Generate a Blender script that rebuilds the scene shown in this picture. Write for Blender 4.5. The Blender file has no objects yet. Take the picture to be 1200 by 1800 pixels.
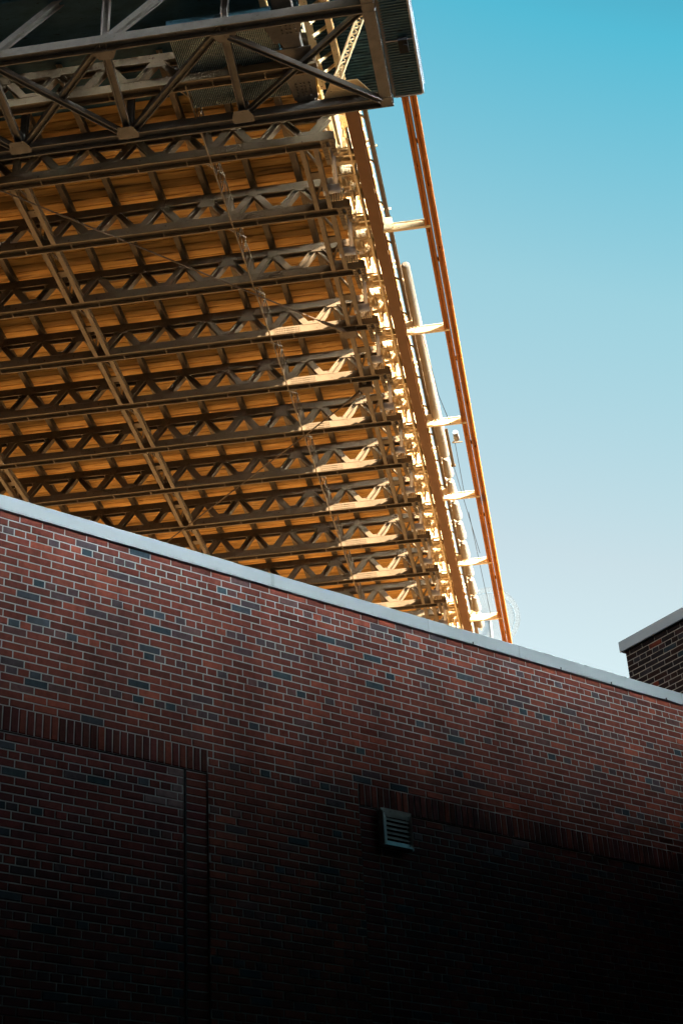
import bpy, math, random
from mathutils import Vector, Matrix
rnd = random.Random(7)
S = bpy.context.scene
# ------------------------------------------------------------------ camera
CAMZ = 1.6
PITCH, ROLL = 0.53625, -0.06197
fwd = Vector((0, math.cos(PITCH), math.sin(PITCH)))
_r = Vector((1, 0, 0)); _u = _r.cross(fwd)
right = _r*math.cos(ROLL) + _u*math.sin(ROLL)
up = -_r*math.sin(ROLL) + _u*math.cos(ROLL)
cd = bpy.data.cameras.new('camera'); cam = bpy.data.objects.new('camera', cd)
S.collection.objects.link(cam)
cd.sensor_fit = 'VERTICAL'; cd.sensor_height = 36.0; cd.lens = 2880.754/1800*36
cd.clip_end = 4000; cd.clip_start = 0.05
M = Matrix((right, up, -fwd)).transposed().to_4x4(); M.translation = Vector((0, 0, CAMZ))
cam.matrix_world = M
S.camera = cam
# ------------------------------------------------------------------ roof axes
AZ = math.radians(7.6); TB = math.radians(-1.5)
A = Vector((math.sin(AZ), math.cos(AZ), 0))
B = Vector((math.cos(AZ)*math.cos(TB), -math.sin(AZ)*math.cos(TB), math.sin(TB)))
N = B.cross(A).normalized()
ROOFH = 35.0
# ------------------------------------------------------------------ sun and sky
SUN = (A*-0.62 + Vector((math.cos(AZ), -math.sin(AZ), 0))*1.0 + Vector((0, 0, 0.36))).normalized()
sl = bpy.data.lights.new('sun', 'SUN'); sl.energy = 5.0; sl.angle = math.radians(0.5); sl.color = (1.0, 0.86, 0.68)
so = bpy.data.objects.new('sun', sl); S.collection.objects.link(so)
so.rotation_euler = SUN.to_track_quat('Z', 'Y').to_euler(); so.location = (30, -30, 60)
w = bpy.data.worlds.new('World'); S.world = w; w.use_nodes = True
nt = w.node_tree; nt.nodes.clear()
sky = nt.nodes.new('ShaderNodeTexSky'); sky.sky_type = 'NISHITA'; sky.sun_disc = False
sky.sun_elevation = math.asin(SUN.z); sky.sun_rotation = math.atan2(SUN.x, SUN.y)
sky.air_density = 1.0; sky.dust_density = 0.6; sky.ozone_density = 1.5
tc = nt.nodes.new('ShaderNodeTexCoord'); sx = nt.nodes.new('ShaderNodeSeparateXYZ')
nt.links.new(tc.outputs['Generated'], sx.inputs[0])
cr = nt.nodes.new('ShaderNodeValToRGB')
SKYRAMP = [(0.0, (.55, .45, .34)), (0.28, (.75, .58, .42)), (0.38, (1.72, 1.30, .86)), (0.46, (1.72, 1.30, .86)), (0.595, (1.28, 1.45, .99)), (0.71, (.42, 1.35, 1.05)), (.76, (.30, .95, .80)), (.82, (.12, .42, .42)), (1.0, (.08, .30, .34))]
SKYRAMP = [(p_, tuple(v*.75 for v in c_)) for p_, c_ in SKYRAMP]
e = cr.color_ramp.elements
e[0].position = 0; e[0].color = (*SKYRAMP[0][1], 1); e[1].position = 1; e[1].color = (*SKYRAMP[-1][1], 1)
for p, c in SKYRAMP[1:-1]:
    x = e.new(p); x.color = (*c, 1)
def mth(op, *a):
    q = nt.nodes.new('ShaderNodeMath'); q.operation = op
    for i, v in enumerate(a):
        if isinstance(v, (int, float)): q.inputs[i].default_value = v
        else: nt.links.new(v, q.inputs[i])
    return q.outputs[0]
# a slightly paler sky towards the west (left) than towards the east
nt.links.new(mth('ADD', sx.outputs['Z'], mth('MULTIPLY', mth('SUBTRACT', mth('MAXIMUM', mth('MINIMUM', sx.outputs['X'], .25), -.05), .19), .30)), cr.inputs[0])
mul = nt.nodes.new('ShaderNodeMix'); mul.data_type = 'RGBA'; mul.blend_type = 'MULTIPLY'; mul.inputs[0].default_value = 1
nt.links.new(sky.outputs[0], mul.inputs[6]); nt.links.new(cr.outputs[0], mul.inputs[7])
bg = nt.nodes.new('ShaderNodeBackground'); bg.inputs[1].default_value = 0.05
# bright low aureole on the sun's side of the sky
def mth(op, *a):
    q = nt.nodes.new('ShaderNodeMath'); q.operation = op
    for i, v in enumerate(a):
        if isinstance(v, (int, float)): q.inputs[i].default_value = v
        else: nt.links.new(v, q.inputs[i])
    return q.outputs[0]
hd = nt.nodes.new('ShaderNodeVectorMath'); hd.operation = 'DOT_PRODUCT'; nt.links.new(tc.outputs['Generated'], hd.inputs[0])
hs = Vector((SUN.x, SUN.y, 0)).normalized(); hd.inputs[1].default_value = (hs.x, hs.y, 0)
GLOW = 560.0
gl = mth('MULTIPLY', mth('MULTIPLY', mth('POWER', mth('MAXIMUM', hd.outputs['Value'], 0.0), 6.0), mth('EXPONENT', mth('MULTIPLY', mth('ABSOLUTE', sx.outputs['Z']), -9.0))), mth('GREATER_THAN', sx.outputs['Z'], 0.0))
gs = nt.nodes.new('ShaderNodeVectorMath'); gs.operation = 'SCALE'; gs.inputs[0].default_value = (.86, 1.0, 1.08); nt.links.new(mth('MULTIPLY', gl, GLOW), gs.inputs[3])
ad = nt.nodes.new('ShaderNodeVectorMath'); ad.operation = 'ADD'; nt.links.new(mul.outputs[2], ad.inputs[0]); nt.links.new(gs.outputs[0], ad.inputs[1])
nt.links.new(ad.outputs[0], bg.inputs[0])
wo = nt.nodes.new('ShaderNodeOutputWorld'); nt.links.new(bg.outputs[0], wo.inputs[0])
S.view_settings.view_transform = 'Standard'; S.view_settings.look = 'None'
S.view_settings.exposure = 3.2; S.view_settings.gamma = 1.0

# ------------------------------------------------------------------ materials
def mat(name, col, rough=.6, metal=0., var=.15, scale=6., stretch=(1, 1, 1), col2=None, spot=None, bump=0., attr=None, detail=6, streak=None):
    m = bpy.data.materials.new(name); m.use_nodes = True
    t = m.node_tree; t.nodes.clear(); n = t.nodes.new; L = t.links.new
    out = n('ShaderNodeOutputMaterial'); bs = n('ShaderNodeBsdfPrincipled'); L(bs.outputs[0], out.inputs[0])
    bs.inputs['Roughness'].default_value = rough; bs.inputs['Metallic'].default_value = metal; bs.inputs['Specular IOR Level'].default_value = .12
    tcn = n('ShaderNodeTexCoord'); mp = n('ShaderNodeMapping'); L(tcn.outputs['Object'], mp.inputs[0]); mp.inputs['Scale'].default_value = stretch
    nz = n('ShaderNodeTexNoise'); nz.inputs['Scale'].default_value = scale; nz.inputs['Detail'].default_value = detail; nz.inputs['Roughness'].default_value = .65
    L(mp.outputs[0], nz.inputs['Vector'])
    r = n('ShaderNodeValToRGB'); c2 = col2 or tuple(c*(1-2*var) for c in col)
    r.color_ramp.elements[0].position = .32; r.color_ramp.elements[0].color = (*c2, 1)
    r.color_ramp.elements[1].position = .62; r.color_ramp.elements[1].color = (*col, 1)
    L(nz.outputs[0], r.inputs[0]); cur = r.outputs[0]
    if attr:
        at = n('ShaderNodeAttribute'); at.attribute_name = attr
        mx = n('ShaderNodeMix'); mx.data_type = 'RGBA'; mx.blend_type = 'MULTIPLY'; mx.inputs[0].default_value = 1
        L(at.outputs[0], mx.inputs[6]); L(cur, mx.inputs[7]); cur = mx.outputs[2]
    if spot:
        sc, th, scol = spot
        n2 = n('ShaderNodeTexNoise'); n2.inputs['Scale'].default_value = sc; n2.inputs['Detail'].default_value = 5; L(mp.outputs[0], n2.inputs['Vector'])
        r2 = n('ShaderNodeValToRGB'); r2.color_ramp.elements[0].position = th; r2.color_ramp.elements[0].color = (0, 0, 0, 1)
        r2.color_ramp.elements[1].position = th+.08; r2.color_ramp.elements[1].color = (1, 1, 1, 1); L(n2.outputs[0], r2.inputs[0])
        m2 = n('ShaderNodeMix'); m2.data_type = 'RGBA'; L(r2.outputs[0], m2.inputs[0]); L(cur, m2.inputs[6]); m2.inputs[7].default_value = (*scol, 1); cur = m2.outputs[2]
    if streak:
        m4 = n('ShaderNodeMapping'); L(tcn.outputs['Object'], m4.inputs[0]); m4.inputs['Scale'].default_value = streak
        n4 = n('ShaderNodeTexNoise'); n4.inputs['Scale'].default_value = 1.0; n4.inputs['Detail'].default_value = 5; n4.inputs['Roughness'].default_value = .6; L(m4.outputs[0], n4.inputs['Vector'])
        r4 = n('ShaderNodeValToRGB'); r4.color_ramp.elements[0].position = .36; r4.color_ramp.elements[0].color = (.76, .74, .74, 1)
        r4.color_ramp.elements[1].position = .60; r4.color_ramp.elements[1].color = (1.06, 1.05, 1.05, 1); L(n4.outputs[0], r4.inputs[0])
        m5 = n('ShaderNodeMix'); m5.data_type = 'RGBA'; m5.blend_type = 'MULTIPLY'; m5.inputs[0].default_value = 1; L(cur, m5.inputs[6]); L(r4.outputs[0], m5.inputs[7]); cur = m5.outputs[2]
    L(cur, bs.inputs['Base Color'])
    if bump:
        bn = n('ShaderNodeBump'); bn.inputs['Strength'].default_value = bump; bn.inputs['Distance'].default_value = .01
        n3 = n('ShaderNodeTexNoise'); n3.inputs['Scale'].default_value = scale*8; n3.inputs['Detail'].default_value = 4; L(mp.outputs[0], n3.inputs['Vector'])
        L(n3.outputs[0], bn.inputs['Height']); L(bn.outputs[0], bs.inputs['Normal'])
    return m
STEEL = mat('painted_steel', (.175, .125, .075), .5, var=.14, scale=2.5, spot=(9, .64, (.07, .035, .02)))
STEELG = mat('grey_brown_shade_steel', (.105, .092, .080), .5, var=.14, scale=2.5, spot=(9, .64, (.05, .035, .028)))  # shaded copy of the roof steel, near-end shade put into the tone
STEELP = mat('pale_lit_steel', (.80, .60, .34), .5, var=.1, scale=2.5, spot=(11, .64, (.14, .07, .03)))  # lit copy of the roof steel, raised so edge parts look sunlit
BEAMM = mat('brown_shade_steel', (.15, .062, .018), .55, var=.08, scale=2, spot=(7, .68, (.2, .1, .05)))  # same steel as the roof, underside shade put into the brown
DECK = mat('orange_metal_deck', (.68, .37, .095), .6, var=.2, scale=1.6, stretch=(.35, 4, 1), col2=(.38, .19, .048), spot=(1.1, .60, (.22, .11, .035)))
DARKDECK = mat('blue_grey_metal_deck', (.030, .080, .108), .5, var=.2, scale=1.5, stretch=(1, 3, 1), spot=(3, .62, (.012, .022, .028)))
RUST = mat('rust_orange_steel', (.44, .125, .006), .55, var=.15, scale=3, stretch=(1, .25, 1), spot=(1.6, .60, (.10, .022, .010)))
PIPE = mat('cream_pipe_paint', (.24, .19, .135), .45, var=.06, scale=3)
CABLE = mat('cable_black', (.03, .03, .03), .5)
RODM = mat('rod_steel', (.12, .08, .05), .5)
CAPM = mat('coping_metal', (.27, .295, .30), .45, .0, var=.05, scale=1.1, stretch=(1, 1, 3), spot=(2.4, .64, (.245, .265, .27)))
CAPJ = mat('coping_lap', (.22, .24, .24), .5, var=.05)
BRICK = mat('brick_face', (1, 1, 1), .85, var=.14, scale=22, attr='tint', bump=.6, streak=(2.2, 2.2, .55))
MORT = mat('mortar', (.31, .32, .305), .9, var=.12, scale=5, spot=(3, .66, (.22, .21, .20)), bump=.5, streak=(2.2, 2.2, .55))
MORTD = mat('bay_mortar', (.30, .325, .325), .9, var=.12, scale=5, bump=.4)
MORTW = mat('warm_mortar', (.62, .50, .44), .9, var=.1, scale=5, spot=(1.6, .60, (.62, .60, .58)))
CONCD = mat('bounce_concrete', (.44, .29, .14), .8, var=.06, scale=.3)  # warm tone for the light bounced by the added far stand
DARKC = mat('blocker_concrete', (.045, .042, .04), .9, var=.15, scale=.5)  # kept dark so the added overhead deck reflects little light
BRJ = mat('jamb_brick', (.07, .045, .04), .9, var=.25, scale=9)
SEAL = mat('joint_sealant', (.03, .03, .032), .7)
GALV = mat('galvanised_metal', (.42, .50, .50), .5, .2, var=.15, scale=12, spot=(20, .62, (.22, .26, .26)))
BLACK = mat('dark_opening', (.01, .01, .011), .9)
ASPH = mat('asphalt', (.028, .028, .028), .9, var=.15, scale=.6)
GPATCH = mat('ground_bounce_concrete', (.20, .14, .08), .9, var=.08, scale=.2)  # warm tone for the light bounced by the added ground patch
CONC = mat('side_bounce_concrete', (.44, .30, .155), .8, var=.06, scale=.3)  # warm tone for the light bounced by the added side stand
ROOFG = mat('roof_gravel', (.10, .10, .095), .9, var=.12, scale=3)
DARKB = mat('dark_brick_facade', (.05, .032, .028), .9, var=.2, scale=2)
GLASS = mat('dark_glass', (.02, .025, .03), .1)
WHITE = mat('white_lamp_paint', (.3, .3, .29), .5, var=.03)

# ------------------------------------------------------------------ mesh builder
class MB:
    def __init__(s): s.v = []; s.f = []; s.c = []
    def quadbox(s, o, x, y, z, col=None):
        """box from corner o with edge vectors x,y,z"""
        i = len(s.v); o = Vector(o); x = Vector(x); y = Vector(y); z = Vector(z)
        if x.cross(y).dot(z) < 0: x, y = y, x
        s.v += [o, o+x, o+x+y, o+y, o+z, o+x+z, o+x+y+z, o+y+z]
        s.f += [(i, i+3, i+2, i+1), (i+4, i+5, i+6, i+7), (i, i+1, i+5, i+4), (i+1, i+2, i+6, i+5), (i+2, i+3, i+7, i+6), (i+3, i, i+4, i+7)]
        if col: s.c += [col]*6
    def box(s, x0, x1, y0, y1, z0, z1):
        s.quadbox((x0, y0, z0), (x1-x0, 0, 0), (0, y1-y0, 0), (0, 0, z1-z0)); return s
    def bar(s, p0, p1, w, h, upv=(0, 0, 1)):
        """solid bar, centred on p0-p1; w across, h along upv"""
        p0 = Vector(p0); p1 = Vector(p1); d = (p1-p0).normalized(); sd = d.cross(Vector(upv))
        if sd.length < 1e-4: sd = d.cross(Vector((0, 1, 0)))
        sd.normalize(); u = sd.cross(d).normalized()
        s.quadbox(p0-sd*w/2-u*h/2, sd*w, p1-p0, u*h); return s
    def hsec(s, p0, p1, w, h, t=.03, upv=(0, 0, 1), web='h'):
        """H section; web='v': flanges top/bottom (I beam); web='h': flanges are the two sides"""
        p0 = Vector(p0); p1 = Vector(p1); d = (p1-p0).normalized(); sd = d.cross(Vector(upv))
        if sd.length < 1e-4: sd = d.cross(Vector((0, 1, 0)))
        sd.normalize(); u = sd.cross(d).normalized(); L = p1-p0
        if web == 'h':
            s.quadbox(p0-sd*w/2-u*h/2, sd*t, L, u*h); s.quadbox(p0+sd*(w/2-t)-u*h/2, sd*t, L, u*h)
            s.quadbox(p0-sd*(w/2-t)-u*t/2, sd*(w-2*t), L, u*t)
        else:
            s.quadbox(p0-sd*w/2-u*h/2, sd*w, L, u*t); s.quadbox(p0-sd*w/2+u*(h/2-t), sd*w, L, u*t)
            s.quadbox(p0-sd*t/2-u*(h/2-t), sd*t, L, u*(h-2*t))
        return s
    def cyl(s, p0, p1, r0, r1=None, n=14, caps=True):
        r1 = r0 if r1 is None else r1
        p0 = Vector(p0); p1 = Vector(p1); d = (p1-p0).normalized(); a = d.orthogonal().normalized(); b = d.cross(a); i = len(s.v)
        for k in range(n):
            t = 2*math.pi*k/n; q = a*math.cos(t)+b*math.sin(t); s.v += [p0+q*r0, p1+q*r1]
        for k in range(n):
            j = (k+1) % n; s.f.append((i+2*k, i+2*j, i+2*j+1, i+2*k+1))
        if caps: s.f.append(tuple(i+2*k for k in reversed(range(n)))); s.f.append(tuple(i+2*k+1 for k in range(n)))
        return s
    def plate(s, pts, nrm, t):
        """flat polygon plate of thickness t"""
        nrm = Vector(nrm).normalized(); i = len(s.v); n = len(pts); P = [Vector(p) for p in pts]
        s.v += P + [p+nrm*t for p in P]
        s.f += [tuple(i+k for k in reversed(range(n))), tuple(i+n+k for k in range(n))]
        for k in range(n): j = (k+1) % n; s.f.append((i+k, i+j, i+n+j, i+n+k))
        return s
    def bolts(s, p, du, dv, nu, nv, nrm, r=.022):
        nrm = Vector(nrm).normalized()
        for a in range(nu):
            for b in range(nv):
                c = Vector(p)+Vector(du)*a+Vector(dv)*b; s.cyl(c, c+nrm*.03, r, n=6)
        return s
    def build(s, name, m, parent=None, loc=(0, 0, 0), smooth=False):
        me = bpy.data.meshes.new(name); me.from_pydata([tuple(v) for v in s.v], [], s.f)
        ms = m if isinstance(m, (list, tuple)) else [m]
        for k in ms: me.materials.append(k)
        if smooth:
            me.polygons.foreach_set('use_smooth', [len(f) == 4 for f in s.f])
        if s.c and len(s.c) == len(s.f):
            at = me.attributes.new('tint', 'FLOAT_COLOR', 'FACE'); at.data.foreach_set('color', [x for c in s.c for x in (*c, 1)])
        me.update()
        o = bpy.data.objects.new(name, me); S.collection.objects.link(o); o.location = loc
        if parent: o.parent = parent
        return o
def tag(o, label=None, cat=None, group=None, kind=None):
    for k, v in (('label', label), ('category', cat), ('group', group), ('kind', kind)):
        if v: o[k] = v
    return o
def empty(name, mw, label, cat, group=None):
    o = bpy.data.objects.new(name, None); S.collection.objects.link(o); o.matrix_world = mw; o.empty_display_size = .3
    return tag(o, label, cat, group)
def copy_tree(o, parent=None, loc=None):
    c = o.copy(); S.collection.objects.link(c)
    if parent: c.parent = parent
    if loc is not None: c.location = loc
    for ch in o.children: copy_tree(ch, c)
    return c
def frame(x, y, z, o):
    m = Matrix((Vector(x), Vector(y), Vector(z))).transposed().to_4x4(); m.translation = Vector(o); return m
def roofm(b=0, a=0, h=0): return frame(B, A, N, Vector((0, 0, ROOFH+CAMZ)) + B*b + A*a + N*h)
def V(b, a, h): return Vector((b, a, h))

# ------------------------------------------------------------------ ground
g = MB(); g.box(-3000, 3000, -3000, 3000, -.5, 0); tag(g.build('ground', ASPH), kind='structure')

# ------------------------------------------------------------------ brick walls
YAW = 0.91217
W = Vector((math.sin(YAW), math.cos(YAW), 0)); NW = Vector((-math.cos(YAW), math.sin(YAW), 0))
DIST = 10.638; HC = 6.945+CAMZ
CP = .06773; SL = .2032
RED = [(.175, .044, .030), (.14, .037, .026), (.18, .046, .030), (.11, .032, .024), (.155, .039, .027), (.13, .040, .029), (.165, .044, .029), (.135, .035, .025), (.25, .062, .038)]
TEAL = [(.044, .066, .080), (.034, .054, .068), (.056, .068, .084)]
PURP = [(.085, .052, .058), (.07, .052, .060), (.11, .056, .054), (.10, .046, .044)]
REDD = [(.15, .038, .034), (.125, .034, .031), (.16, .042, .034), (.10, .032, .033)]  # bay reds toned down, shade of the lower wall put into colour
DRK = [(.050, .024, .022), (.035, .022, .024), (.07, .028, .022), (.045, .030, .034)]
def brickcol(pal, header, tp, rn):
    x = rn.random()
    if header:
        if x < .08: c = rn.choice(TEAL)
        elif x < .42: c = rn.choice(PURP)
        else: c = rn.choice(pal)
    else:
        if x < tp: c = rn.choice(TEAL)
        elif x < tp+.06: c = rn.choice(PURP)
        else: c = rn.choice(pal)
    k = rn.uniform(.88, 1.14); return tuple(v*k for v in c)
def brick(mb, o, U, Z, F, u0, u1, z0, z1, prot, col, rn):
    """one chamfered brick; o origin on the mortar plane, F outward"""
    jj = .006 if rn.random() < .06 else .0022; j = lambda: rn.uniform(-jj, jj) if jj < .005 else rn.uniform(-.001, jj)
    ch = .0035; i = len(mb.v); pr = prot+rn.uniform(-.0015, .0015)
    base = [(u0, z0), (u1, z0), (u1, z1), (u0, z1)]; top = [(u0+ch+j(), z0+ch+j()), (u1-ch+j(), z0+ch+j()), (u1-ch+j(), z1-ch+j()), (u0+ch+j(), z1-ch+j())]
    mb.v += [o+U*a+Z*b for a, b in base] + [o+U*a+Z*b+F*pr for a, b in top]
    mb.f += [(i+4, i+5, i+6, i+7)] + [(i+k, i+(k+1) % 4, i+4+(k+1) % 4, i+4+k) for k in range(4)]
    mb.c += [col] + [tuple(v*.9 for v in col)]*4
MJ = .0108
def courses(mb, o, U, F, u0, u1, ztop, n, pal, hdr, rn, tp=.032, phase=0., skip=None, prot=.006, stain=None):
    Z = Vector((0, 0, 1))
    for k in range(1, n+1):
        z1 = ztop-(k-1)*CP-MJ/2; z0 = ztop-k*CP+MJ/2
        h = (k % 6) == hdr
        L = SL/2 if h else SL
        ph = phase + (SL*.25 if h else (0 if k % 2 else SL/2)) + rn.uniform(-.008, .008)
        start = math.floor((u0-ph)/L)*L+ph
        u = start
        while u < u1-.003:
            a = max(u+MJ/2, u0+.004); b = min(u+L-MJ/2, u1-.004)
            if b-a > .007 and not (skip and skip(a, b, z0, z1)):
                segs = [(a, b)]
                c_ = brickcol(pal, h, tp, rn)
                if stain and stain(a, b, z0): c_ = tuple(v*.45+w_*.55 for v, w_ in zip(c_, (.20, .19, .20)))
                brick(mb, o, U, Z, F, a, b, z0, z1, prot, c_, rn)
            u += L

SM1 = 11.97
def build_main():
    rn = random.Random(11)
    root = empty('brick_building', frame(W, NW, (0, 0, 1), NW*DIST), 'red brick building in shade with pale metal coping and recessed brick bays', 'building')
    # local coords: x along wall, y into building, z up; front face y=0
    U = Vector((1, 0, 0)); F = Vector((0, -1, 0)); O = Vector((0, 0, 0))
    S0, S1 = -6.0, 13.29
    ZT = HC
    zs_top = ZT-25*CP; zs_bot = ZT-28*CP     # soldier course band
    bays = [(2.1, 6.695), (8.227, 13.25)]; strips = [(6.49, 6.695), (8.227, 8.43)]; RD = .016
    inb = lambda a, b, m=0.: any(a > x0-m and b < x1+m for x0, x1 in bays)
    # mortar backing: above bays, piers, bays
    mw = MB()
    mw.box(S0, S1, 0, .3, zs_top, ZT+.02)
    piers = [(S0, 2.1), (6.695, 8.227), (13.25, S1)]
    for x0, x1 in piers: mw.box(x0, x1, 0, .3, 0, zs_top)
    for x0, x1 in bays: mw.box(x0, x1, 0, .3, zs_bot, zs_top)
    wall = mw.build('wall', MORT, root)
    mb = MB()
    courses(mb, O, U, F, S0, S1, ZT, 25, RED, 3, rn, phase=.05)
    for x0, x1 in piers: courses(mb, O, U, F, x0, x1, zs_top, 100, RED, 2, rn, phase=.05)
    # soldier courses over the bays
    for x0, x1 in bays:
        n = round((x1-x0)/.0677); p = (x1-x0)/n
        for k in range(n):
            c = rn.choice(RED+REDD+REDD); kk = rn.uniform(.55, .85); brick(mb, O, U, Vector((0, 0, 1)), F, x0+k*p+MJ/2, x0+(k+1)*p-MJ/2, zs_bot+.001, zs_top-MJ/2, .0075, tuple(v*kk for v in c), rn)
    mb.build('brick_facing', BRICK, root)
    # bays
    for (x0, x1), (s0, s1) in zip(bays, strips):
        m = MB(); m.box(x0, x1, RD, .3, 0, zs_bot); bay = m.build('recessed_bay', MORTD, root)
        b = MB(); left = s1 >= x1-1e-6
        r0, r1 = (x0, s0-.012) if left else (s1, x1)
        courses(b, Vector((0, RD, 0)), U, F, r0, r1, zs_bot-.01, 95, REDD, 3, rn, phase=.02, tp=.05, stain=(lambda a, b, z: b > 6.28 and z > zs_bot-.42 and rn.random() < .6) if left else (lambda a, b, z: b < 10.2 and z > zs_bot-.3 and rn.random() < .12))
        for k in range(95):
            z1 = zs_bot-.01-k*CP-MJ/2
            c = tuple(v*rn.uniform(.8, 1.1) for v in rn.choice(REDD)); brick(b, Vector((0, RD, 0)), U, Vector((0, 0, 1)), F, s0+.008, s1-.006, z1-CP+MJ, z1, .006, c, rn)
        b.build('bay_bricks', BRICK, bay)
        j = MB(); xj = s0; j.box(xj-.008, xj+.006, RD-.012, RD+.01, 0, zs_bot-.004); j.build('sealant_joint', SEAL, bay)
        st = MB(); st.box(x0+.002, x1-.002, .006, RD+.02, zs_bot-.006, zs_bot-.0005); st.build('soffit_angle', SEAL, bay)
    m = MB(); m.box(6.6935, 6.6965, -.001, RD, 0, zs_bot-.006); m.box(8.2255, 8.2285, -.001, RD, 0, zs_bot-.006); m.build('bay_jamb', BRJ, root)
    # coping
    joints = [4.35, 7.375, 9.155, 10.305, 12.6]
    edges = [S0-.03]+joints+[S1+.0]
    cp = MB(); T = .125; OV = .045
    for a, b in zip(edges[:-1], edges[1:]):
        cp.plate([(a+.0015, -OV, ZT), (a+.0015, -OV+.006, ZT-.012), (a+.0015, -OV+.02, ZT-.012), (a+.0015, -OV+.02, ZT+.01), (a+.0015, .34, ZT+.01), (a+.0015, .34, ZT+T-.02), (a+.0015, -OV+.008, ZT+T), (a+.0015, -OV, ZT+T-.008)], (1, 0, 0), b-a-.003)
    cpo = cp.build('coping', CAPM, root)
    for x in joints:
        jl = MB(); q_ = .018 if x == joints[1] else .006
        jl.box(x-q_, x+q_, -OV-.0018, -OV+.003, ZT, ZT+T-.005); jl.build('coping_lap', CAPJ, cpo)
    for x in (10.85, 11.55, 12.35, 9.7):
        sc = MB(); sc.cyl((x, -OV-.002, ZT-.014), (x, -OV-.002, ZT+.008), .007, n=8); sc.build('coping_screw', SEAL, cpo)
    # building body behind the parapet
    bd = MB(); bd.box(S0, S1, .3, 9.0, 0, ZT-.6); bd.build('body', DARKB, root)
    rf = MB(); rf.box(S0, S1, .34, 9.0, ZT-.596, ZT-.55); rf.build('flat_roof', ROOFG, root)
    # vent: a box hood with a flanged frame and louvre blades
    vx0, vx1, vz0, vz1 = 8.432, 8.745, 4.712+CAMZ, 5.052+CAMZ-.012
    vt = empty('wall_vent', root.matrix_world @ Matrix.Translation((vx0, RD, vz0)), 'square galvanised louvre vent set under the soldier course of the right bay', 'vent')
    wv, hv, pj = vx1-vx0, vz1-vz0, .075
    f = MB()
    f.box(0, .004, -pj, 0, 0, hv); f.box(wv-.004, wv, -pj, 0, 0, hv); f.box(.004, wv-.004, -pj, 0, hv-.004, hv); f.box(.004, wv-.004, -pj, 0, 0, .004)
    f.build('hood', GALV, vt)
    f = MB(); b = .045
    f.plate([(0, -pj-.001, 0), (b, -pj+.02, b), (b, -pj+.02, hv-b-.02), (0, -pj-.001, hv)], (0, -1, 0), .004)
    f.plate([(0, -pj-.001, hv), (b, -pj+.02, hv-b-.02), (wv-.012, -pj+.02, hv-b-.02), (wv, -pj-.001, hv)], (0, -1, 0), .004)
    f.plate([(wv, -pj-.001, hv), (wv-.012, -pj+.02, hv-b-.02), (wv-.012, -pj+.02, b), (wv, -pj-.001, 0)], (0, -1, 0), .004)
    f.plate([(wv, -pj-.001, 0), (wv-.012, -pj+.02, b), (b, -pj+.02, b), (0, -pj-.001, 0)], (0, -1, 0), .004)
    f.cyl((-.012, -pj-.004, hv-.012), (-.012, -pj+.01, hv-.012), .012, n=8)
    f.cyl((wv-.01, -pj-.012, -.006), (wv-.01, -pj+.02, -.006), .014, n=8)
    for x_, z_ in ((.02, .02), (wv-.03, .03), (.02, hv-.03), (wv-.03, hv-.04)): f.cyl((x_, -pj-.006, z_), (x_, -pj+.01, z_), .006, n=6)
    f.build('frame', GALV, vt)
    f = MB(); f.box(b, wv-.012, -.02, -.012, b, hv-b-.02); f.build('duct_opening', BLACK, vt)
    for k in range(5):
        z = b+.028+k*(hv-2*b-.03)/5; bl = MB()
        bl.plate([(b, -pj+.024, z), (wv-.013, -pj+.024, z), (wv-.013, -pj+.056, z+.03), (b, -pj+.056, z+.03)], (0, -.6, .8), .0035); bl.box(b, wv-.013, -pj+.018, -pj+.024, z-.004, z+.007)
        bl.build('louvre_blade', GALV, vt)
    # junction box and cable near the bottom of the picture
    return root
build_main()

def cablething():
    # small metal box with a curved cable low on the right bay
    o = NW*(DIST+.045)+W*9.45+Vector((0, 0, 3.10+CAMZ))
    e = empty('junction_box', frame(W, NW, (0, 0, 1), o), 'small bluish metal junction box with looping cable, low on the shaded brick bay', 'electrical box')
    m = MB(); m.box(-.05, .05, -.05, -.004, -.1, .0); m.box(-.058, .058, -.056, -.05, -.108, .008); m.build('box', GALV, e)
    m = MB(); pts = [V(.05, -.02, -.06), V(.14, -.03, -.02), V(.18, -.03, .06), V(.25, -.03, .11), V(.34, -.02, .13)]
    for a, b in zip(pts, pts[1:]): m.cyl(a, b, .006, n=6)
    m.build('cable', GALV, e)
cablething()

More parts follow.
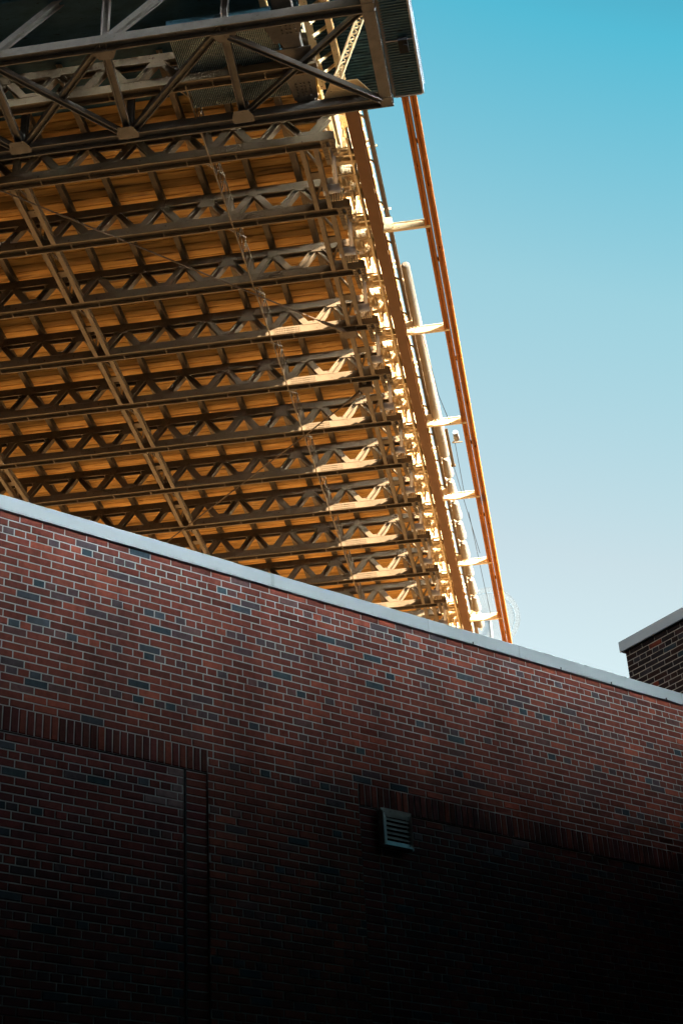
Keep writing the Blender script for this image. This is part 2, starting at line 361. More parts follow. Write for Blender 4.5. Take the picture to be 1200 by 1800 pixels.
def build_block():
    """taller dark brick block closing the wall on the right"""
    rn = random.Random(5)
    S0 = 13.3; N0 = 11.90; ZB = 8.28+CAMZ
    # local x runs towards the camera side (-NW), y into the block (+W)
    X = -NW
    root = empty('dark_brick_block', frame(X, W, (0, 0, 1), W*S0+NW*N0), 'taller dark brick block with lilac-grey coping at the right edge of the photo', 'building')
    m = MB(); m.box(0, 11, 0, .3, 0, ZB+.01); m.build('wall', MORTW, root)
    mb = MB(); courses(mb, V(0, 0, 0), V(1, 0, 0), V(0, -1, 0), 0.0, 2.2, ZB, 60, DRK, 3, rn, tp=.03, phase=.06)
    i = len(mb.c)
    for k in range(0, i, 5):
        if rn.random() < .012:
            for q in range(5): mb.c[k+q] = (.26, .055, .03)
    # one bright red header about 8 courses down
    brick(mb, V(0, -.003, 0), V(1, 0, 0), V(0, 0, 1), V(0, -1, 0), .345, .43, ZB-8*CP-CP+MJ/2, ZB-8*CP-MJ/2, .0055, (.30, .06, .03), rn)
    mb.build('brick_facing', BRICK, root)
    m = MB(); m.box(0, 11, .3, 8, 0, ZB-.5); m.build('body', DARKB, root)
    m = MB(); T = .13; OV = .045
    m.plate([(-.05, -OV, ZB), (-.05, -OV+.02, ZB), (-.05, -OV+.02, ZB+.012), (-.05, .36, ZB+.012), (-.05, .36, ZB+T-.02), (-.05, -OV, ZB+T)], (1, 0, 0), 11)
    m.build('coping', CAPB, root)
    sm = MB(); sm.box(-.03, 10.9, -.03, .33, ZB-.01, ZB+.012); sm.build('coping_cleat', SEAL, root)
CAPB = mat('lilac_coping_metal', (.82, .82, .88), .45, var=.05, scale=2)
build_block()

# ------------------------------------------------------------------ unseen blocks added to shade the alley and the near roof
def slab_building(name, label, mw, x0, x1, y0, y1, h, m, rows, cols, face='y1'):
    r = empty(name, mw, label, 'building')
    b = MB(); b.box(x0, x1, y0, y1, 0, h); b.build('wall', m, r)
    p = MB(); p.box(x0-.2, x1+.2, y0-.2, y1+.2, h, h+.5); p.build('parapet', DARKB, r)
    wd = (x1-x0)/cols
    for i in range(rows):
        for k in range(cols):
            a = x0+wd*(k+.25); z = 1.5+i*(h-1)/rows
            q = MB()
            y = y1 if face == 'y1' else y0; s = 1 if face == 'y1' else -1
            q.box(a, a+wd*.5, min(y, y+s*.04), max(y, y+s*.04), z, z+1.7); q.build('window', GLASS, r)
    return r
RX0 = Vector((math.cos(AZ), -math.sin(AZ), 0))
slab_building('opposite_blocker', 'added unseen dark block across the alley, sized to shade the brick wall', frame(W, NW, (0, 0, 1), NW*-1.6), -16, 34, -12, 0, OPPH := 8.42, DARKB, 3, 10)  # added block, height set to darken the lower wall
slab_building('side_blocker', 'added unseen dark block closing off light on the far left of the alley', frame(W, NW, (0, 0, 1), (0, 0, 0)), -18, -8, -1.4, 10.5, 17.2, DARKB, 3, 3)  # added block that shuts out light from the alley's left end
slab_building('rear_blocker', 'added unseen tall dark slab behind the viewpoint, blocking low sky light', frame(RX0, A, (0, 0, 1), (0, 0, 0)), -90, 42, -60, -45, 130, DARKB, 8, 12)  # added block that keeps low sky off the roof steel
blk = empty('sky_blocker', frame(RX0, A, (0, 0, 1), (0, 0, 0)), 'added unseen dark deck high over the alley, keeping sky light off the wall', 'sky_blocker')  # added cover, unseen overhead, so the wall darkens downward
m = MB(); m.box(-26, 45, -38, 12.5, 18.9, 20.1); m.build('shade_deck', DARKC, blk)
m = MB()
for x_ in range(-25, 45, 6): m.box(x_, x_+.8, -37.5, 12, 17.8, 18.9)
m.build('cross_girder', DARKC, blk)
for x_, y_ in ((-24, -30), (15, -30), (40, -30), (40, 5)): m = MB(); m.box(x_, x_+1.4, y_, y_+1.4, 0, 17.8); m.build('pier', DARKC, blk)
slab_building('shade_tower', 'added unseen dark tower right of the alley, shaped to shade the near roof', roofm(0, 0, 0) @ Matrix.Translation((0, 0, 0)) if False else frame(Vector((math.cos(AZ), -math.sin(AZ), 0)), A, (0, 0, 1), (0, 0, 0)), 115, 121, -66.3, -34.5, 82.2, DARKB, 12, 8)  # added blocker that throws the shadow on the near roof
slab_building('shade_shoulder', 'added unseen lower block beside the tower, shaping its shadow edge', frame(RX0, A, (0, 0, 1), (0, 0, 0)), 115, 121, -34.4, -27.7, 79.3, DARKB, 20, 2)  # added shoulder that sets where the roof shadow ends
# unseen sunlit stands added behind the wall to bounce light up to the roof
RX = Vector((math.cos(AZ), -math.sin(AZ), 0))
def stand():
    r = empty('bounce_stand', frame(RX, A, (0, 0, 1), A*81), 'added unseen pale stand bouncing sunlight onto the roof, hidden behind the brick wall', 'bounce block')  # added bounce surface lighting the deck from beyond
    for k in range(9):
        m = MB(); m.box(-95, 10, k*1.0, 14, k*3.1, (k+1)*3.1); m.build('tier', CONCD, r)
stand()
r = empty('side_bounce_stand', frame(RX, A, (0, 0, 1), A*-40), 'added unseen pale side stand bouncing sunlight from far left, hidden behind the brick wall', 'bounce block')  # added bounce surface lighting the deck from the left
for k in range(9):
    m = MB(); m.box(-80, -62-k*1.0, 82, 150, k*3.3, (k+1)*3.3); m.build('tier', CONC, r)
pl = MB(); pl.box(-80, 10, 40, 100, .004, .02); o = pl.build('bounce_ground', GPATCH); o.matrix_world = frame(RX, A, (0, 0, 1), (0, 0, 0)); tag(o, kind='structure')  # added unseen ground patch bouncing warm light up to the deck

# ------------------------------------------------------------------ the steel roof
roof = empty('stadium_roof', roofm(0, 58, 0), 'huge steel truss stadium roof with orange metal deck above the brick wall', 'roof')
OFF = -58.0
SP = 3.12; A0 = 36.85; NK = 16; BL = -36.0; BR = -4.42
HT = 1.05
def diag_nodes():
    return [-4.52-1.54*n for n in range(0, 20)]
def make_truss():
    m = MB()
    # bottom chord: two vertical flanges and a web
    m.hsec((BL, 0, .17), (BR, 0, .15), .38, .30, .05)
    # top chord
    m.hsec((BL, 0, HT+.15), (-4.6, 0, HT+.15), .28, .30, .04)
    # splice rows with bolt heads on the camera-facing flange and thin battens across the underside
    for b in (-7.6, -8.1, -17.2, -26.5):
        m.bolts((b, -.19, .05), (.09, 0, 0), (0, 0, .09), 8 if b > -8.3 and b < -8 else 5, 3, (0, -1, 0), .018)
    x = BL+.6
    while x < BR-.3:
        m.box(x, x+.025, -.14, .14, .0, .03); m.box(x+1.1, x+1.125, -.101, .101, HT+.02, HT+.05); x += 1.55
    # gussets at the panel points
    for n, b in enumerate(diag_nodes()):
        big = n % 4 == 3
        ww = .34 if big else .2
        m.plate([(b-ww*.5, -.148, HT), (b+ww*.5, -.148, HT), (b+ww*.9, -.148, HT+.22), (b-ww*.9, -.148, HT+.22)], (0, -1, 0), .012)
        m.plate([(b-ww, -.146, HT-.25 if big else HT-.08), (b+ww, -.146, HT-.25 if big else HT-.08), (b+ww*.5, -.146, HT+.02), (b-ww*.5, -.146, HT+.02)], (0, -1, 0), .012)
        bb = b-.77
        m.plate([(bb-.3, -.19, .28), (bb+.3, -.19, .28), (bb+.17, -.19, .42), (bb-.17, -.19, .42)], (0, -1, 0), .012)
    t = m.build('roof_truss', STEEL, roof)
    for n, b in enumerate(diag_nodes()):
        for s in (-1, 1):
            d = MB(); d.hsec((b+s*.09, 0, HT+.03), (b+s*.68, 0, .28), .22, .22, .03, upv=(0, 1, 0), web='v' if (n+s) % 2 else 'h')
            if b+s*.66 < BR: d.build('diagonal', STEEL, t)
        if n % 4 == 2:
            d = MB(); d.hsec((b-.77, 0, .3), (b-.77, 0, HT+.03), .2, .2, .03, upv=(0, 1, 0), web='v'); d.build('post', STEEL, t)
    return t
tr0 = make_truss(); tr0.location = (0, A0-SP+OFF, 0)
for k in range(0, NK): copy_tree(tr0, roof, (0, A0+k*SP+OFF, 0))
# deck: corrugated sheets between trusses, ribs parallel to the trusses
def deck(name, b0, b1, a0, a1, h, m, per=.21, dep=.045, flat=False):
    mb = MB(); a = a0; pts = []
    while a < a1:
        pts += [(a, 0), (a+per-.035, 0), (a+per-.03, dep), (a+per-.004, dep)] if flat else [(a, 0), (a+per*.42, 0), (a+per*.5, dep), (a+per*.92, dep)]; a += per
    pts.append((a, 0))
    i0 = 0
    for (y, z) in pts: mb.v += [V(b0, y+OFF, h+z), V(b1, y+OFF, h+z)]
    for k in range(len(pts)-1): mb.f.append((2*k, 2*k+1, 2*k+3, 2*k+2))
    i = len(mb.v)
    mb.quadbox((b0, a0+OFF, h+dep+.004), (b1-b0, 0, 0), (0, a1-a0, 0), (0, 0, .22))
    return mb.build(name, m, roof)
deck('deck', BL-.5, -4.75, 35.7, A0+(NK-1)*SP+1, HT+.62, DECK, per=.36, dep=.05, flat=True)
# joists
jm = MB(); J0, J1 = A0-SP, A0+(NK-1)*SP
jm.hsec((0, J0, HT+.46), (0, J1, HT+.46), .18, .31, .03, web='v'); j0 = jm.build('joist', STEEL, roof, (-4.52-1.54, OFF, 0))
for n in range(2, 20):
    c = j0.copy(); S.collection.objects.link(c); c.location = (-4.52-1.54*n, OFF, 0)
# longitudinal girders (pairs of bars between bottom chords) with cross pieces
def pair(b, w=.15, gap=.44, a0=A0, a1=J1, hh=.18):
    m = MB()
    for s in (-1, 1):
        k = 0
        while a0+(k+1)*SP <= a1+.1:
            p, q = a0+k*SP+.16, a0+(k+1)*SP-.16
            m.hsec((b+s*gap/2, p+OFF, .13), (b+s*gap/2, q+OFF, .13), w, .26, .03, web='v'); k += 1
    k = 0
    while a0+(k+1)*SP <= a1+.1:
        p = a0+k*SP
        m.bar((b-.15, p+1.5+OFF, .16), (b+.15, p+1.5+OFF, .16), .3, .05)
        m.bar((b-gap/2, p+.3+OFF, .3), (b+gap/2, p+1.4+OFF, .3), .07, .07)
        m.bar((b+gap/2, p+1.7+OFF, .3), (b-gap/2, p+2.8+OFF, .3), .07, .07)
        k += 1
    return m.build('longitudinal_girder', STEEL, roof)
pair(-14.45); pair(-20.6); pair(-5.27, .14, .42); pair(-29.8)
# lattice sway frame
m = MB()
for k in range(-1, NK-1):
    p = A0+k*SP+OFF; b = -8.3
    for a_, h_, a2, h2 in ((0, .02, SP, .02), (0, .98, SP, .98)): m.bar((b, p+a_, h_), (b, p+a2, h2), .04, .04)
    for q in range(4):
        x0 = p+q*SP/4; m.bar((b, x0, .02), (b, x0+SP/8, .98), .028, .028); m.bar((b, x0+SP/8, .98), (b, x0+SP/4, .02), .028, .028)
    m.bar((b-.25, p+.1, .04), (b+.05, p+SP*.55, .9), .045, .045)
m.build('sway_lattice', STEEL, roof)
# front wind truss (horizontal) at the near end of the roof
def wind():
    m = MB(); UA, LA = 31.6+OFF, 35.25+OFF; Z = -.08
    m.hsec((-34, UA, Z), (-2.42, UA, Z), .34, .30, .04); m.hsec((-34, LA, Z), (-2.42, LA, Z), .38, .30, .04)
    c = m.build('wind_truss', STEELG, roof)
    e = MB(); e.bar((-2.62, UA-12, Z), (-2.62, LA+.15, Z), .34, .28); e.bar((-2.36, UA-12, Z+.25), (-2.36, LA+.1, Z+.25), .12, .3); e.build('end_beam', STEELG, c)
    nodesU = [-2.9-3.6, -10.15, -13.55, -16.95, -20.35, -23.75]; nodesL = [-6.87, -10.39, -13.73, -17.1, -20.5, -23.9]
    nodesU[0] = -6.7
    def mem(p, q, w=.2, z=Z): x = MB(); x.hsec((*p, z), (*q, z), w, .18, .025, web='h'); x.build('brace', STEELG, c)
    for i in range(6):
        mem((nodesU[i], UA), (nodesL[i], LA), .22)
        x = MB(); L = nodesL[i]
        x.plate([(L-.34, LA-.19, Z-.165), (L-.22, LA-.5, Z-.165), (L+.22, LA-.5, Z-.165), (L+.34, LA-.19, Z-.165), (L+.3, LA+.0, Z-.165), (L-.3, LA+.0, Z-.165)], (0, 0, 1), .015)
        U_ = nodesU[i]; x.plate([(U_-.36, UA+.16, Z-.165), (U_-.2, UA+.45, Z-.165), (U_+.2, UA+.45, Z-.165), (U_+.36, UA+.16, Z-.165)], (0, 0, 1), .015)
        x.build('gusset', STEELG, c)
        # upright posts from lower nodes
        x = MB(); x.hsec((L, LA, Z+.1), (L, LA, 3.4), .2, .2, .03, upv=(0, 1, 0), web='v'); x.hsec((U_+.05, UA, Z+.1), (U_+.05, UA, 3.4), .2, .2, .03, upv=(0, 1, 0)); x.build('upright', STEELG, c)
        if i+1 < 6:
            mem((nodesL[i+1], LA), (nodesU[i], UA), .2, Z+.02)
            if i != 0: mem((nodesU[i+1], UA), (nodesL[i], LA), .17, Z-.06)
            x = MB(); x.hsec((nodesL[i+1]+.15, LA, Z+.1), (nodesL[i], LA-2.0, 3.3), .2, .2, .025); x.hsec((nodesU[i+1]+.1, UA, Z+.1), (nodesU[i]+.5, UA-.2, 3.3), .2, .2, .025); x.build('raker', STEELG, c)
    # last bay cross
    mem((-6.6, UA+.3), (-2.75, LA-.1), .16, Z-.12); mem((-6.75, LA-.2), (-2.8, UA+.2), .15, Z+.06)
    # longitudinal box girder with bolted plates
    x = MB(); x.box(-5.25, -4.72, UA-.6, LA-.05, .12, .5); x.plate([(-5.5, LA-2.3, .10), (-4.45, LA-2.3, .10), (-4.6, LA-.25, .10), (-5.3, LA-.25, .10)], (0, 0, 1), .02)
    x.plate([(-5.7, UA+.2, .09), (-4.5, UA+.2, .09), (-4.75, UA+1.1, .09), (-5.45, UA+1.1, .09)], (0, 0, 1), .02)
    for b_ in (-5.15, -4.9): x.bolts((b_, LA-.9, .095), (.14, 0, 0), (0, .12, 0), 2, 5, (0, 0, -1), .03); x.bolts((b_, UA+.35, .085), (.14, 0, 0), (0, .14, 0), 2, 4, (0, 0, -1), .03)
    x.cyl((-5.0, LA-1.6, .05), (-5.0, LA-1.6, .14), .13, n=12)
    x.build('box_girder', STEELG, c)
    x = MB()
    for b_ in (-5.6, -4.5, -3.9): x.hsec((b_, UA-3, .9), (b_, LA+.1, .9), .18, .3, .03, web='v')
    for k in range(6): x.bar((-4.4, UA+.4+k*.5, .5), (-3.9, UA+.65+k*.5, 1.2), .07, .07)
    x.build('end_framing', STEELP, c)
    # perforated lacing bar
    x = MB(); p, q_ = V(-4.15, LA-.4, .1), V(-2.95, UA+1.5, 1.3); d = (q_-p)
    sd = V(1, .33, 0).normalized()
    x.bar(p-sd*.1, q_-sd*.1, .05, .1); x.bar(p+sd*.1, q_+sd*.1, .05, .1)
    for k in range(14):
        t0 = p+d*(k/14); t1 = p+d*((k+.5)/14); x.bar(t0-sd*.09, t1+sd*.09, .045, .03); x.bar(t1+sd*.09, p+d*((k+1)/14)-sd*.09, .045, .03)
    x.build('lacing_bar', STEELP, c)
    x = MB(); x.plate([(-4.45, LA-.2, .06), (-3.0, LA-.2, .06), (-3.35, LA-.8, .06), (-4.15, LA-.8, .06)], (0, 0, 1), .02); x.build('gusset', STEELP, c)
wind()
# bluish soffit panels around the near end
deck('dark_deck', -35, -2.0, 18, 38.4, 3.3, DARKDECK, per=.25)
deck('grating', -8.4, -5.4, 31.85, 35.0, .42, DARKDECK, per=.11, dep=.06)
x = MB()
for k in range(56): bb = -8.4+k*.054; x.box(bb, bb+.014, 31.85+OFF, 35.0+OFF, .36, .42)
x.build('grating_bars', GALV, roof)
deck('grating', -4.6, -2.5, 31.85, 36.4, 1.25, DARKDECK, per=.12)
x = MB(); x.box(-14, -2.3, 18+OFF, 31.2+OFF, 1.9, 1.95); x.box(BL, -4.8, 31.2+OFF, 35.7+OFF, HT+.64, HT+.7); x.build('soffit_shade_panel', DARKDECK, roof)  # second sheet darkens the first bay, standing in for shade on the deck
# walkway slab at the right edge
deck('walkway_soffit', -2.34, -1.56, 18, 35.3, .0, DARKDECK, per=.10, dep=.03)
x = MB(); x.box(-1.56, -1.50, 18+OFF, 35.3+OFF, -.02, .42); x.box(-2.34, -1.56, 35.28+OFF, 35.33+OFF, -.02, .25)
for k in range(60): x.box(-1.49, -1.46, 30.2+k*.085+OFF, 30.2+k*.085+.03+OFF, .3, .42)
for a_ in (28.5, 30.8, 33.1): x.box(-2.34, -1.57, a_+OFF, a_+.03+OFF, -.03, .0)
x.build('walkway_fascia', mat('fascia_metal', (.30, .31, .34), .5, var=.08), roof)
x = MB(); x.box(-1.98, -1.72, 33.0+OFF, 33.5+OFF, -.16, -.01); x.cyl((-1.8, 33.2+OFF, -.2), (-1.8, 33.2+OFF, -.1), .06, n=10); x.build('lamp_housing', BLACK, roof)
# right edge of the roof: side fascia behind the trusses, upper framing
x = MB()
a = 33.5
x.box(-4.9, -4.86, 36.0+OFF, J1+1+OFF, HT+.55, 3.6)
while a < J1+1: x.box(-4.86, -4.82, a+OFF, a+.09+OFF, HT+.55, 3.6); a += .26
x.box(-5.0, -3.9, 36.8+OFF, J1+1+OFF, 3.6, 3.7)
a = 36.2
while a < J1+1: x.box(-5.0, -3.9, a+OFF, a+.1+OFF, 3.45, 3.6); a += .78
x.build('side_cladding', STEELP, roof)
# per-bay edge bracket, built once and copied
def edge_bay():
    m = MB(); rn = random.Random(3)
    # stub beams along b at three levels, out to the edge beam
    m.hsec((-4.75, 1.25, .42), (-3.62, 1.25, .42), .2, .26, .03, web='v')
    m.hsec((-4.85, 2.35, .75), (-4.05, 2.35, .75), .2, .24, .03, web='v')
    m.hsec((-4.6, 2.95, .62), (-3.6, 2.95, .62), .2, .26, .03, web='v')
    m.hsec((-4.9, 2.5, 1.15), (-4.1, 2.5, 1.15), .18, .22, .03, web='v')
    m.bolts((-4.4, 1.15, .36), (.1, 0, 0), (0, 0, .1), 4, 2, (0, -1, 0), .022); m.bolts((-4.0, 1.15, .36), (.1, 0, 0), (0, 0, .1), 3, 2, (0, -1, 0), .022)
    m.bolts((-4.5, 2.25, .7), (.1, 0, 0), (0, 0, .1), 5, 2, (0, -1, 0), .022)
    m.bolts((-4.3, 2.85, .56), (.12, 0, 0), (0, 0, .1), 4, 2, (0, -1, 0), .022)
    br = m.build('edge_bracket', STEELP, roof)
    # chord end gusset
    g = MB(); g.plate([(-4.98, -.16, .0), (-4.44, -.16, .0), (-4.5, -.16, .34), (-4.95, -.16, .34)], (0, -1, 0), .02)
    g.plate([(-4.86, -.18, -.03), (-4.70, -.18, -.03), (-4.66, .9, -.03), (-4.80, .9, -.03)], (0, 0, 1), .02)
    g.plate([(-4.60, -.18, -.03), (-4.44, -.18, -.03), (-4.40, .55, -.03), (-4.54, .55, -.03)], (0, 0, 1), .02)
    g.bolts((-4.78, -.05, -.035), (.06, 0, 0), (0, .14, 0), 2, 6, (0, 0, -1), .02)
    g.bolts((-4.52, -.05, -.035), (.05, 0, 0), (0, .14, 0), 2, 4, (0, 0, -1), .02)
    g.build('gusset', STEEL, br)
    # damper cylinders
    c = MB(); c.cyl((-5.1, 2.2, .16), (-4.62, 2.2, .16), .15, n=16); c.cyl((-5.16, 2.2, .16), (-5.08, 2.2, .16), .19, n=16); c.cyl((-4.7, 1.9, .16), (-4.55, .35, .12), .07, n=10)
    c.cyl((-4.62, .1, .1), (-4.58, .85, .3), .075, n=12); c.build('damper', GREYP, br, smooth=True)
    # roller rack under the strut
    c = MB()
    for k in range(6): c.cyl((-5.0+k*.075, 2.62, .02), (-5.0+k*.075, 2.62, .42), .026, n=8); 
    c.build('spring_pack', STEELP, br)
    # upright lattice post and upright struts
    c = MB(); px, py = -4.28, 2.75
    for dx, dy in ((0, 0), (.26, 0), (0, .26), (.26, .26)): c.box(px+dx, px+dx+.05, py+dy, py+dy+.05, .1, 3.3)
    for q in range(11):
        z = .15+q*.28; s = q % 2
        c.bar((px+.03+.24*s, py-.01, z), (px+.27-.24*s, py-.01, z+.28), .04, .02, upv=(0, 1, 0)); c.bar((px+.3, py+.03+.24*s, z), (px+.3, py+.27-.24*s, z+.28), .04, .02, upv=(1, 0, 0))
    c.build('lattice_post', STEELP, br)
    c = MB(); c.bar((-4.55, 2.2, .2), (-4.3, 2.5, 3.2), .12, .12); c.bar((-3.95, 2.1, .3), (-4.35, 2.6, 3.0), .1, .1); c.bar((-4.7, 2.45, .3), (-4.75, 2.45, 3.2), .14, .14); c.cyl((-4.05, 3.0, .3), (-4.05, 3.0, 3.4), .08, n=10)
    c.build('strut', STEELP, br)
    c = MB(); c.box(-4.62, -4.2, 2.16, 2.2, .7, 1.35); c.box(-4.52, -4.3, 2.02, 2.06, .0, .6); c.box(-4.45, -4.0, 2.9, 2.94, .6, 1.2); c.bolts((-4.55, 2.15, .78), (.12, 0, 0), (0, 0, .16), 3, 3, (0, -1, 0), .025)
    c.build('plate', STEELP, br)
    c = MB()
    for k in range(60):
        x_ = rn.uniform(-4.8, -3.75); y_ = rn.uniform(0, 3); z_ = rn.uniform(.1, .5) if .2 < y_ < 1.95 else rn.uniform(.2, 2.4); L = rn.uniform(.15, .6); dx = rn.choice([(1, 0, 0), (0, 0, 1), (0, 1, 0)])
        c.bar(V(x_, y_, z_), V(x_, y_, z_)+V(*dx)*L, rn.uniform(.03, .09), rn.uniform(.03, .12), upv=(0, 1, .1))
    c.build('cleat', STEELP, br)
    # lacing on the outer side
    c = MB()
    for q in range(8):
        y0 = .04+q*.38; c.bar((-4.05, y0, .12), (-4.05, y0+.19, .52), .04, .04, upv=(1, 0, 0)); c.bar((-4.05, y0+.19, .52), (-4.05, y0+.38, .12), .04, .04, upv=(1, 0, 0))
        c.bar((-4.55, y0, 1.75), (-4.55, y0+.19, 2.9), .05, .05, upv=(1, 0, 0)); c.bar((-4.55, y0+.19, 2.9), (-4.55, y0+.38, 1.75), .05, .05, upv=(1, 0, 0))
    c.bar((-4.05, 0, .1), (-4.05, 3.12, .1), .07, .07); c.bar((-4.05, 0, .54), (-4.05, 3.12, .54), .07, .06)
    c.bar((-4.55, 0, 1.72), (-4.55, 3.12, 1.72), .1, .08); c.bar((-4.55, 0, 2.95), (-4.55, 3.12, 2.95), .1, .08)
    c.build('lacing', STEELP, br)
    return br
GREYP = mat('grey_damper_paint', (.45, .42, .42), .35, var=.04)
e0 = edge_bay(); e0.location = (0, A0+OFF, 0)
for k in range(1, NK-1): copy_tree(e0, roof, (0, A0+k*SP+OFF, 0))
# far supporting legs of the roof, hidden behind the wall
for b_, a_ in ((-30, 86), (-7, 86), (-14, 22)):
    m = MB(); m.hsec((b_, a_+OFF, -36.0+(b_*.026)), (b_, a_+OFF, 0), 1.2, 1.2, .15, upv=(0, 1, 0)); m.build('support_leg', STEEL, roof)

# ------------------------------------------------------------------ edge beam
eb = empty('edge_beam', roofm(-3.74, 35.6, 0), 'long brown steel edge beam running down along the roof edge', 'beam')
m = MB(); m.hsec((0, 0, .28), (0, 48, .28), .36, .55, .045, web='v'); m.build('girder', BEAMM, eb)
m = MB(); m.hsec((.34, .2, .75), (.34, 48, .75), .12, .3, .03, web='v'); m.build('upper_channel', STEEL, eb)
m = MB()
for k in range(24): m.bar((.0, .5+k*2, .5), (.36, 1.3+k*2, .8), .05, .05)
m.build('tie', STEEL, eb)
# ------------------------------------------------------------------ rusty rails
rr = empty('runway_rails', roofm(-1.97, 35.36, .12), 'pair of long rust-orange steel rails along the outer side of the roof', 'rail')
for s, wd in ((-.115, .2), (.125, .2)):
    m = MB(); m.hsec((s, 0, .0), (s, 52, .0), wd, .26, .075, web='h')
    for k in range(17): m.box(s-.105, s+.105, k*3.1+(.9 if s > 0 else 0), k*3.1+.05+(.9 if s > 0 else 0), -.105, -.02)
    m.build('rail', RUST, rr)
m = MB()
for k in range(9): m.box(-.2, .22, 2+k*5.76, 2.12+k*5.76, -.01, .1)
m.build('clamp_plate', BLACK, rr)
# outriggers from the edge beam to the rails
og = None
for i, a_ in enumerate((41.25, 46.95, 53.0, 58.65, 64.5, 70.1, 75.9)):
    if og is None:
        og = MB(); og.hsec((0, 0, 0), (1.55, 0, 0), .11, .30, .02, web='v'); og.bolts((.1, -.1, -.08), (.11, 0, 0), (0, 0, .14), 4, 2, (0, -1, 0), .022)
        og = og.build('outrigger', STEELP, rr); o_ = og
        q_ = MB(); q_.box(.0, .30, -.10, .10, .16, .34); q_.box(.04, .30, -.11, -.08, -.14, .36); q_.build('end_plate', STEELP, og)
    else: o_ = copy_tree(og, rr)
    o_.location = (-3.6+1.97+.05, a_-35.36, .02)

# ------------------------------------------------------------------ pipes / tanks
def tank(label, a_, L_, r0, r1, group=None):
    t = empty('cream_tank' if group else 'cream_pipe', roofm(-3.13, a_, .42), label, 'tank' if group else 'pipe', group)
    m = MB(); m.cyl((0, 0, 0), (0, L_, 0), r0, r1, n=24, caps=False); m.cyl((0, -.08, 0), (0, 0, 0), r0*.5, r0, n=24)
    pr, py = r1, L_
    for q in range(1, 6):
        an = q/5*math.pi/2; m.cyl((0, py, 0), (0, L_+r1*.55*math.sin(an), 0), pr, max(r1*math.cos(an), .01), n=24, caps=False); pr, py = max(r1*math.cos(an), .01), L_+r1*.55*math.sin(an)
    m.build('shell', PIPE, t, smooth=True)
    nb = max(2, round(L_/2.2))
    for q in range(nb):
        y_ = L_*(q+.5)/nb; rr_ = r0+(r1-r0)*(q+.5)/nb
        m = MB(); m.cyl((0, y_, 0), (0, y_+.05, 0), rr_+.008, n=24); m.build('strap', PIPE, t)
        m = MB(); m.bar((-.05, y_+.03, .15), (-.3, y_+.03, .5), .04, .04); m.build('hanger', STEELP, t)
    if group:
        m = MB(); m.cyl((.05, L_+.0, .05), (0, 1.76, 0), .03, n=8); m.bar((-.1, L_+.15, -.08), (.1, L_+.2, .2), .03, .03); m.bar((-.14, L_+.25, .1), (.15, L_+.22, .12), .04, .03); m.build('valve_pipe', STEELP, t)
tank('long cream pipe hung between the brown beam and the orange rails', 43.6, 12.1, .15, .21)
for k in range(9): tank('short cream tank in the row below the long cream pipe, beside the brown beam', 56.15+k*1.76, 1.15, .15, .21, 'cream tanks in a row beside the edge beam')
# hanging plate and small parts by the rails
hp = empty('hanging_plate', roofm(-2.84, 53.4, .05), 'tan steel strip hanging beside the rails near the third outrigger', 'plate')
m = MB(); m.box(-.06, .06, 0, 2.7, 0, .04); m.box(-.09, .09, 2.68, 2.78, -.02, .06); m.build('strip', STEEL, hp)
lf = empty('floodlight', roofm(-2.52, 53.9, .2), 'small white floodlight bracketed inside the orange rails', 'light')
m = MB(); m.cyl((0, 0, 0), (0, .5, 0), .10, .12, n=14); m.build('housing', WHITE, lf, smooth=True)
m = MB(); m.bar((-.02, .5, 0), (-.2, .9, .1), .04, .04); m.bar((-.2, .9, .1), (.2, .9, .1), .04, .04); m.build('bracket', STEEL, lf)
def cable(label, pts, r=.012, cat='cable', name='cable', m_=None, sag=0.):
    o0 = Vector(pts[0]); m = MB()
    for p, q in zip(pts, pts[1:]):
        p = Vector(p); q = Vector(q); n = 8; prev = p
        for k in range(1, n+1):
            t = k/n; c = p.lerp(q, t)-V(0, 0, 4*sag*t*(1-t)); m.cyl(prev-o0, c-o0, r, n=6, caps=False); prev = c
    o = m.build(name, m_ or CABLE); o.matrix_world = roofm(*o0); return tag(o, label, cat)
cable('thin black cable hanging from the second outrigger down beside the cream tanks', [(-3.0, 47.2, .1), (-2.85, 51.0, .0), (-2.62, 53.0, .0)], .014)
cable('thin black cable sloping from the floodlight down towards the fourth outrigger', [(-2.6, 54.5, .1), (-2.62, 58.5, 0)], .012)
cable('thin black cable pair end running down alongside the rails past the fourth outrigger', [(-2.85, 55.9, .1), (-2.45, 63.5, 0)], .012)
cable('lowest thin cable between rails and tanks above the wall coping', [(-2.6, 60, .1), (-2.5, 69.5, 0)], .012)
# tension rods
def rod(label, p, q):
    e_ = empty('tension_rod', roofm(*p), label, 'rod'); m = MB(); d = V(*q)-V(*p); m.cyl((0, 0, 0), d, .028, n=8); m.build('rod', RODM, e_)
    u = d.normalized(); m = MB(); m.cyl(d-u*1.2, d-u*.3, .05, .10, n=10); m.box(d.x-.24, d.x+.24, d.y-.1, d.y+.3, d.z-.02, d.z+.3); m.build('clevis', RODM, e_)
rod('long thin dark tension rod slanting from the left edge down right to the truss end', (-19.2, 32.6, -.12), (-5.5, 46.3, -.1))
rod('long thin tension rod slanting from the wall coping up right to the truss end', (-21.6, 65.2, -.12), (-5.45, 49.8, -.1))

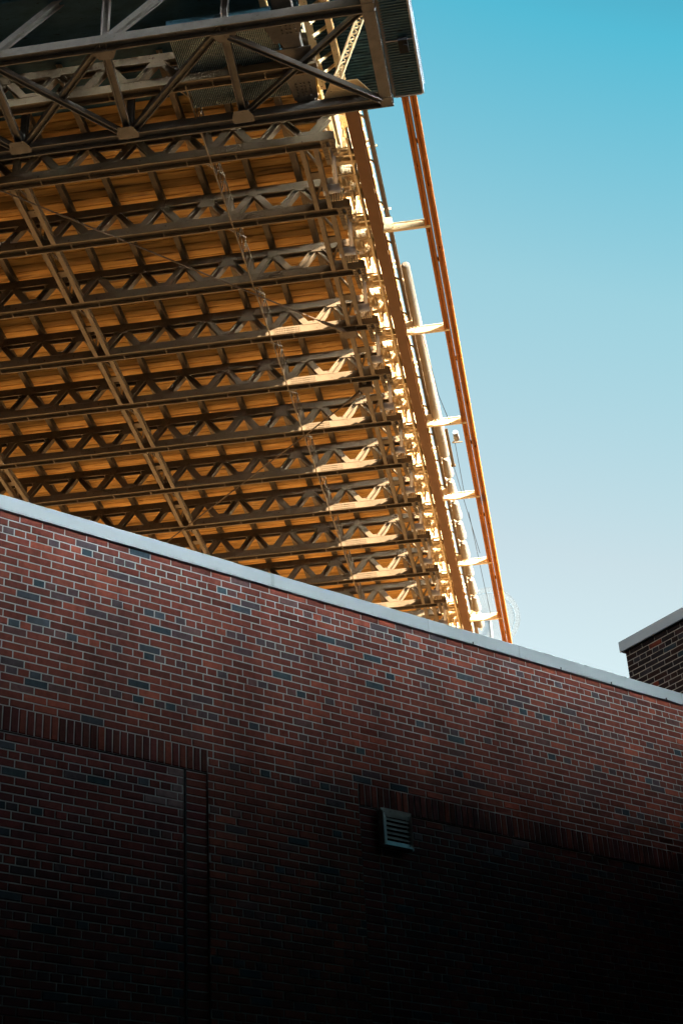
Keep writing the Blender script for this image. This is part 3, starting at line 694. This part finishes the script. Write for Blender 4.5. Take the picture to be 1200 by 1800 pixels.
# ------------------------------------------------------------------ pale spoked wheel far behind
def pix(x, y, dist):
    d = (right*((x-600)/2880.754) - up*((y-900)/2880.754) + fwd); return d.normalized()*dist + Vector((0, 0, CAMZ)), d.normalized()
c, d = pix(860, 1086, 190); R_ = 53/2880.754*190*(d.dot(fwd))
zz = -d; xx = Vector((0, 0, 1)).cross(zz).normalized(); yy = zz.cross(xx)
wh = empty('spoked_wheel', frame(xx, yy, zz, c), 'very pale thin spoked wheel with a dark inner ring, seen behind the orange rails', 'wheel')
PALE = mat('pale_wheel_paint', (.115, .125, .125), .9, var=.02)
m = MB(); n = 96
for k in range(n):
    a1, a2 = 2*math.pi*k/n, 2*math.pi*(k+1)/n
    m.bar((math.cos(a1)*R_, math.sin(a1)*R_, 0), (math.cos(a2)*R_, math.sin(a2)*R_, 0), .02, .02, upv=(0, 0, 1))
m.build('rim', PALE, wh)
m = MB()
for k in range(n):
    a1, a2 = 2*math.pi*k/n, 2*math.pi*(k+1)/n; q_ = R_*.83
    m.bar((math.cos(a1)*q_, math.sin(a1)*q_, .03), (math.cos(a2)*q_, math.sin(a2)*q_, .03), .03, .03, upv=(0, 0, 1))
m.build('inner_ring', mat('ring_grey', (.10, .16, .20), .6), wh)
m = MB()
for k in range(60):
    a1 = 2*math.pi*k/60; m.bar((math.cos(a1)*.2, math.sin(a1)*.2, 0), (math.cos(a1)*R_, math.sin(a1)*R_, 0), .014, .014, upv=(0, 0, 1))
m.build('spokes', PALE, wh)
m = MB(); m.cyl((0, 0, -.3), (0, 0, .3), .35, n=16); m.build('hub', PALE, wh)
FILM = bpy.data.materials.new('translucent_film'); FILM.use_nodes = True; ft = FILM.node_tree; ft.nodes.clear()
fo = ft.nodes.new('ShaderNodeOutputMaterial'); fm = ft.nodes.new('ShaderNodeMixShader'); fa = ft.nodes.new('ShaderNodeBsdfTransparent'); fb = ft.nodes.new('ShaderNodeBsdfDiffuse')
fb.inputs[0].default_value = (.125, .13, .125, 1); fm.inputs[0].default_value = .16
ft.links.new(fa.outputs[0], fm.inputs[1]); ft.links.new(fb.outputs[0], fm.inputs[2]); ft.links.new(fm.outputs[0], fo.inputs[0])
m = MB(); m.cyl((0, 0, -.02), (0, 0, -.01), R_, n=72); m.build('film', FILM, wh)
mm = wh.matrix_world.inverted(); g0 = mm @ Vector((c.x, c.y, 0)); m = MB(); m.cyl((0, 0, -.3), g0+V(0, 0, -.5), .18, .4, n=12); m.build('mast', PALE, wh)
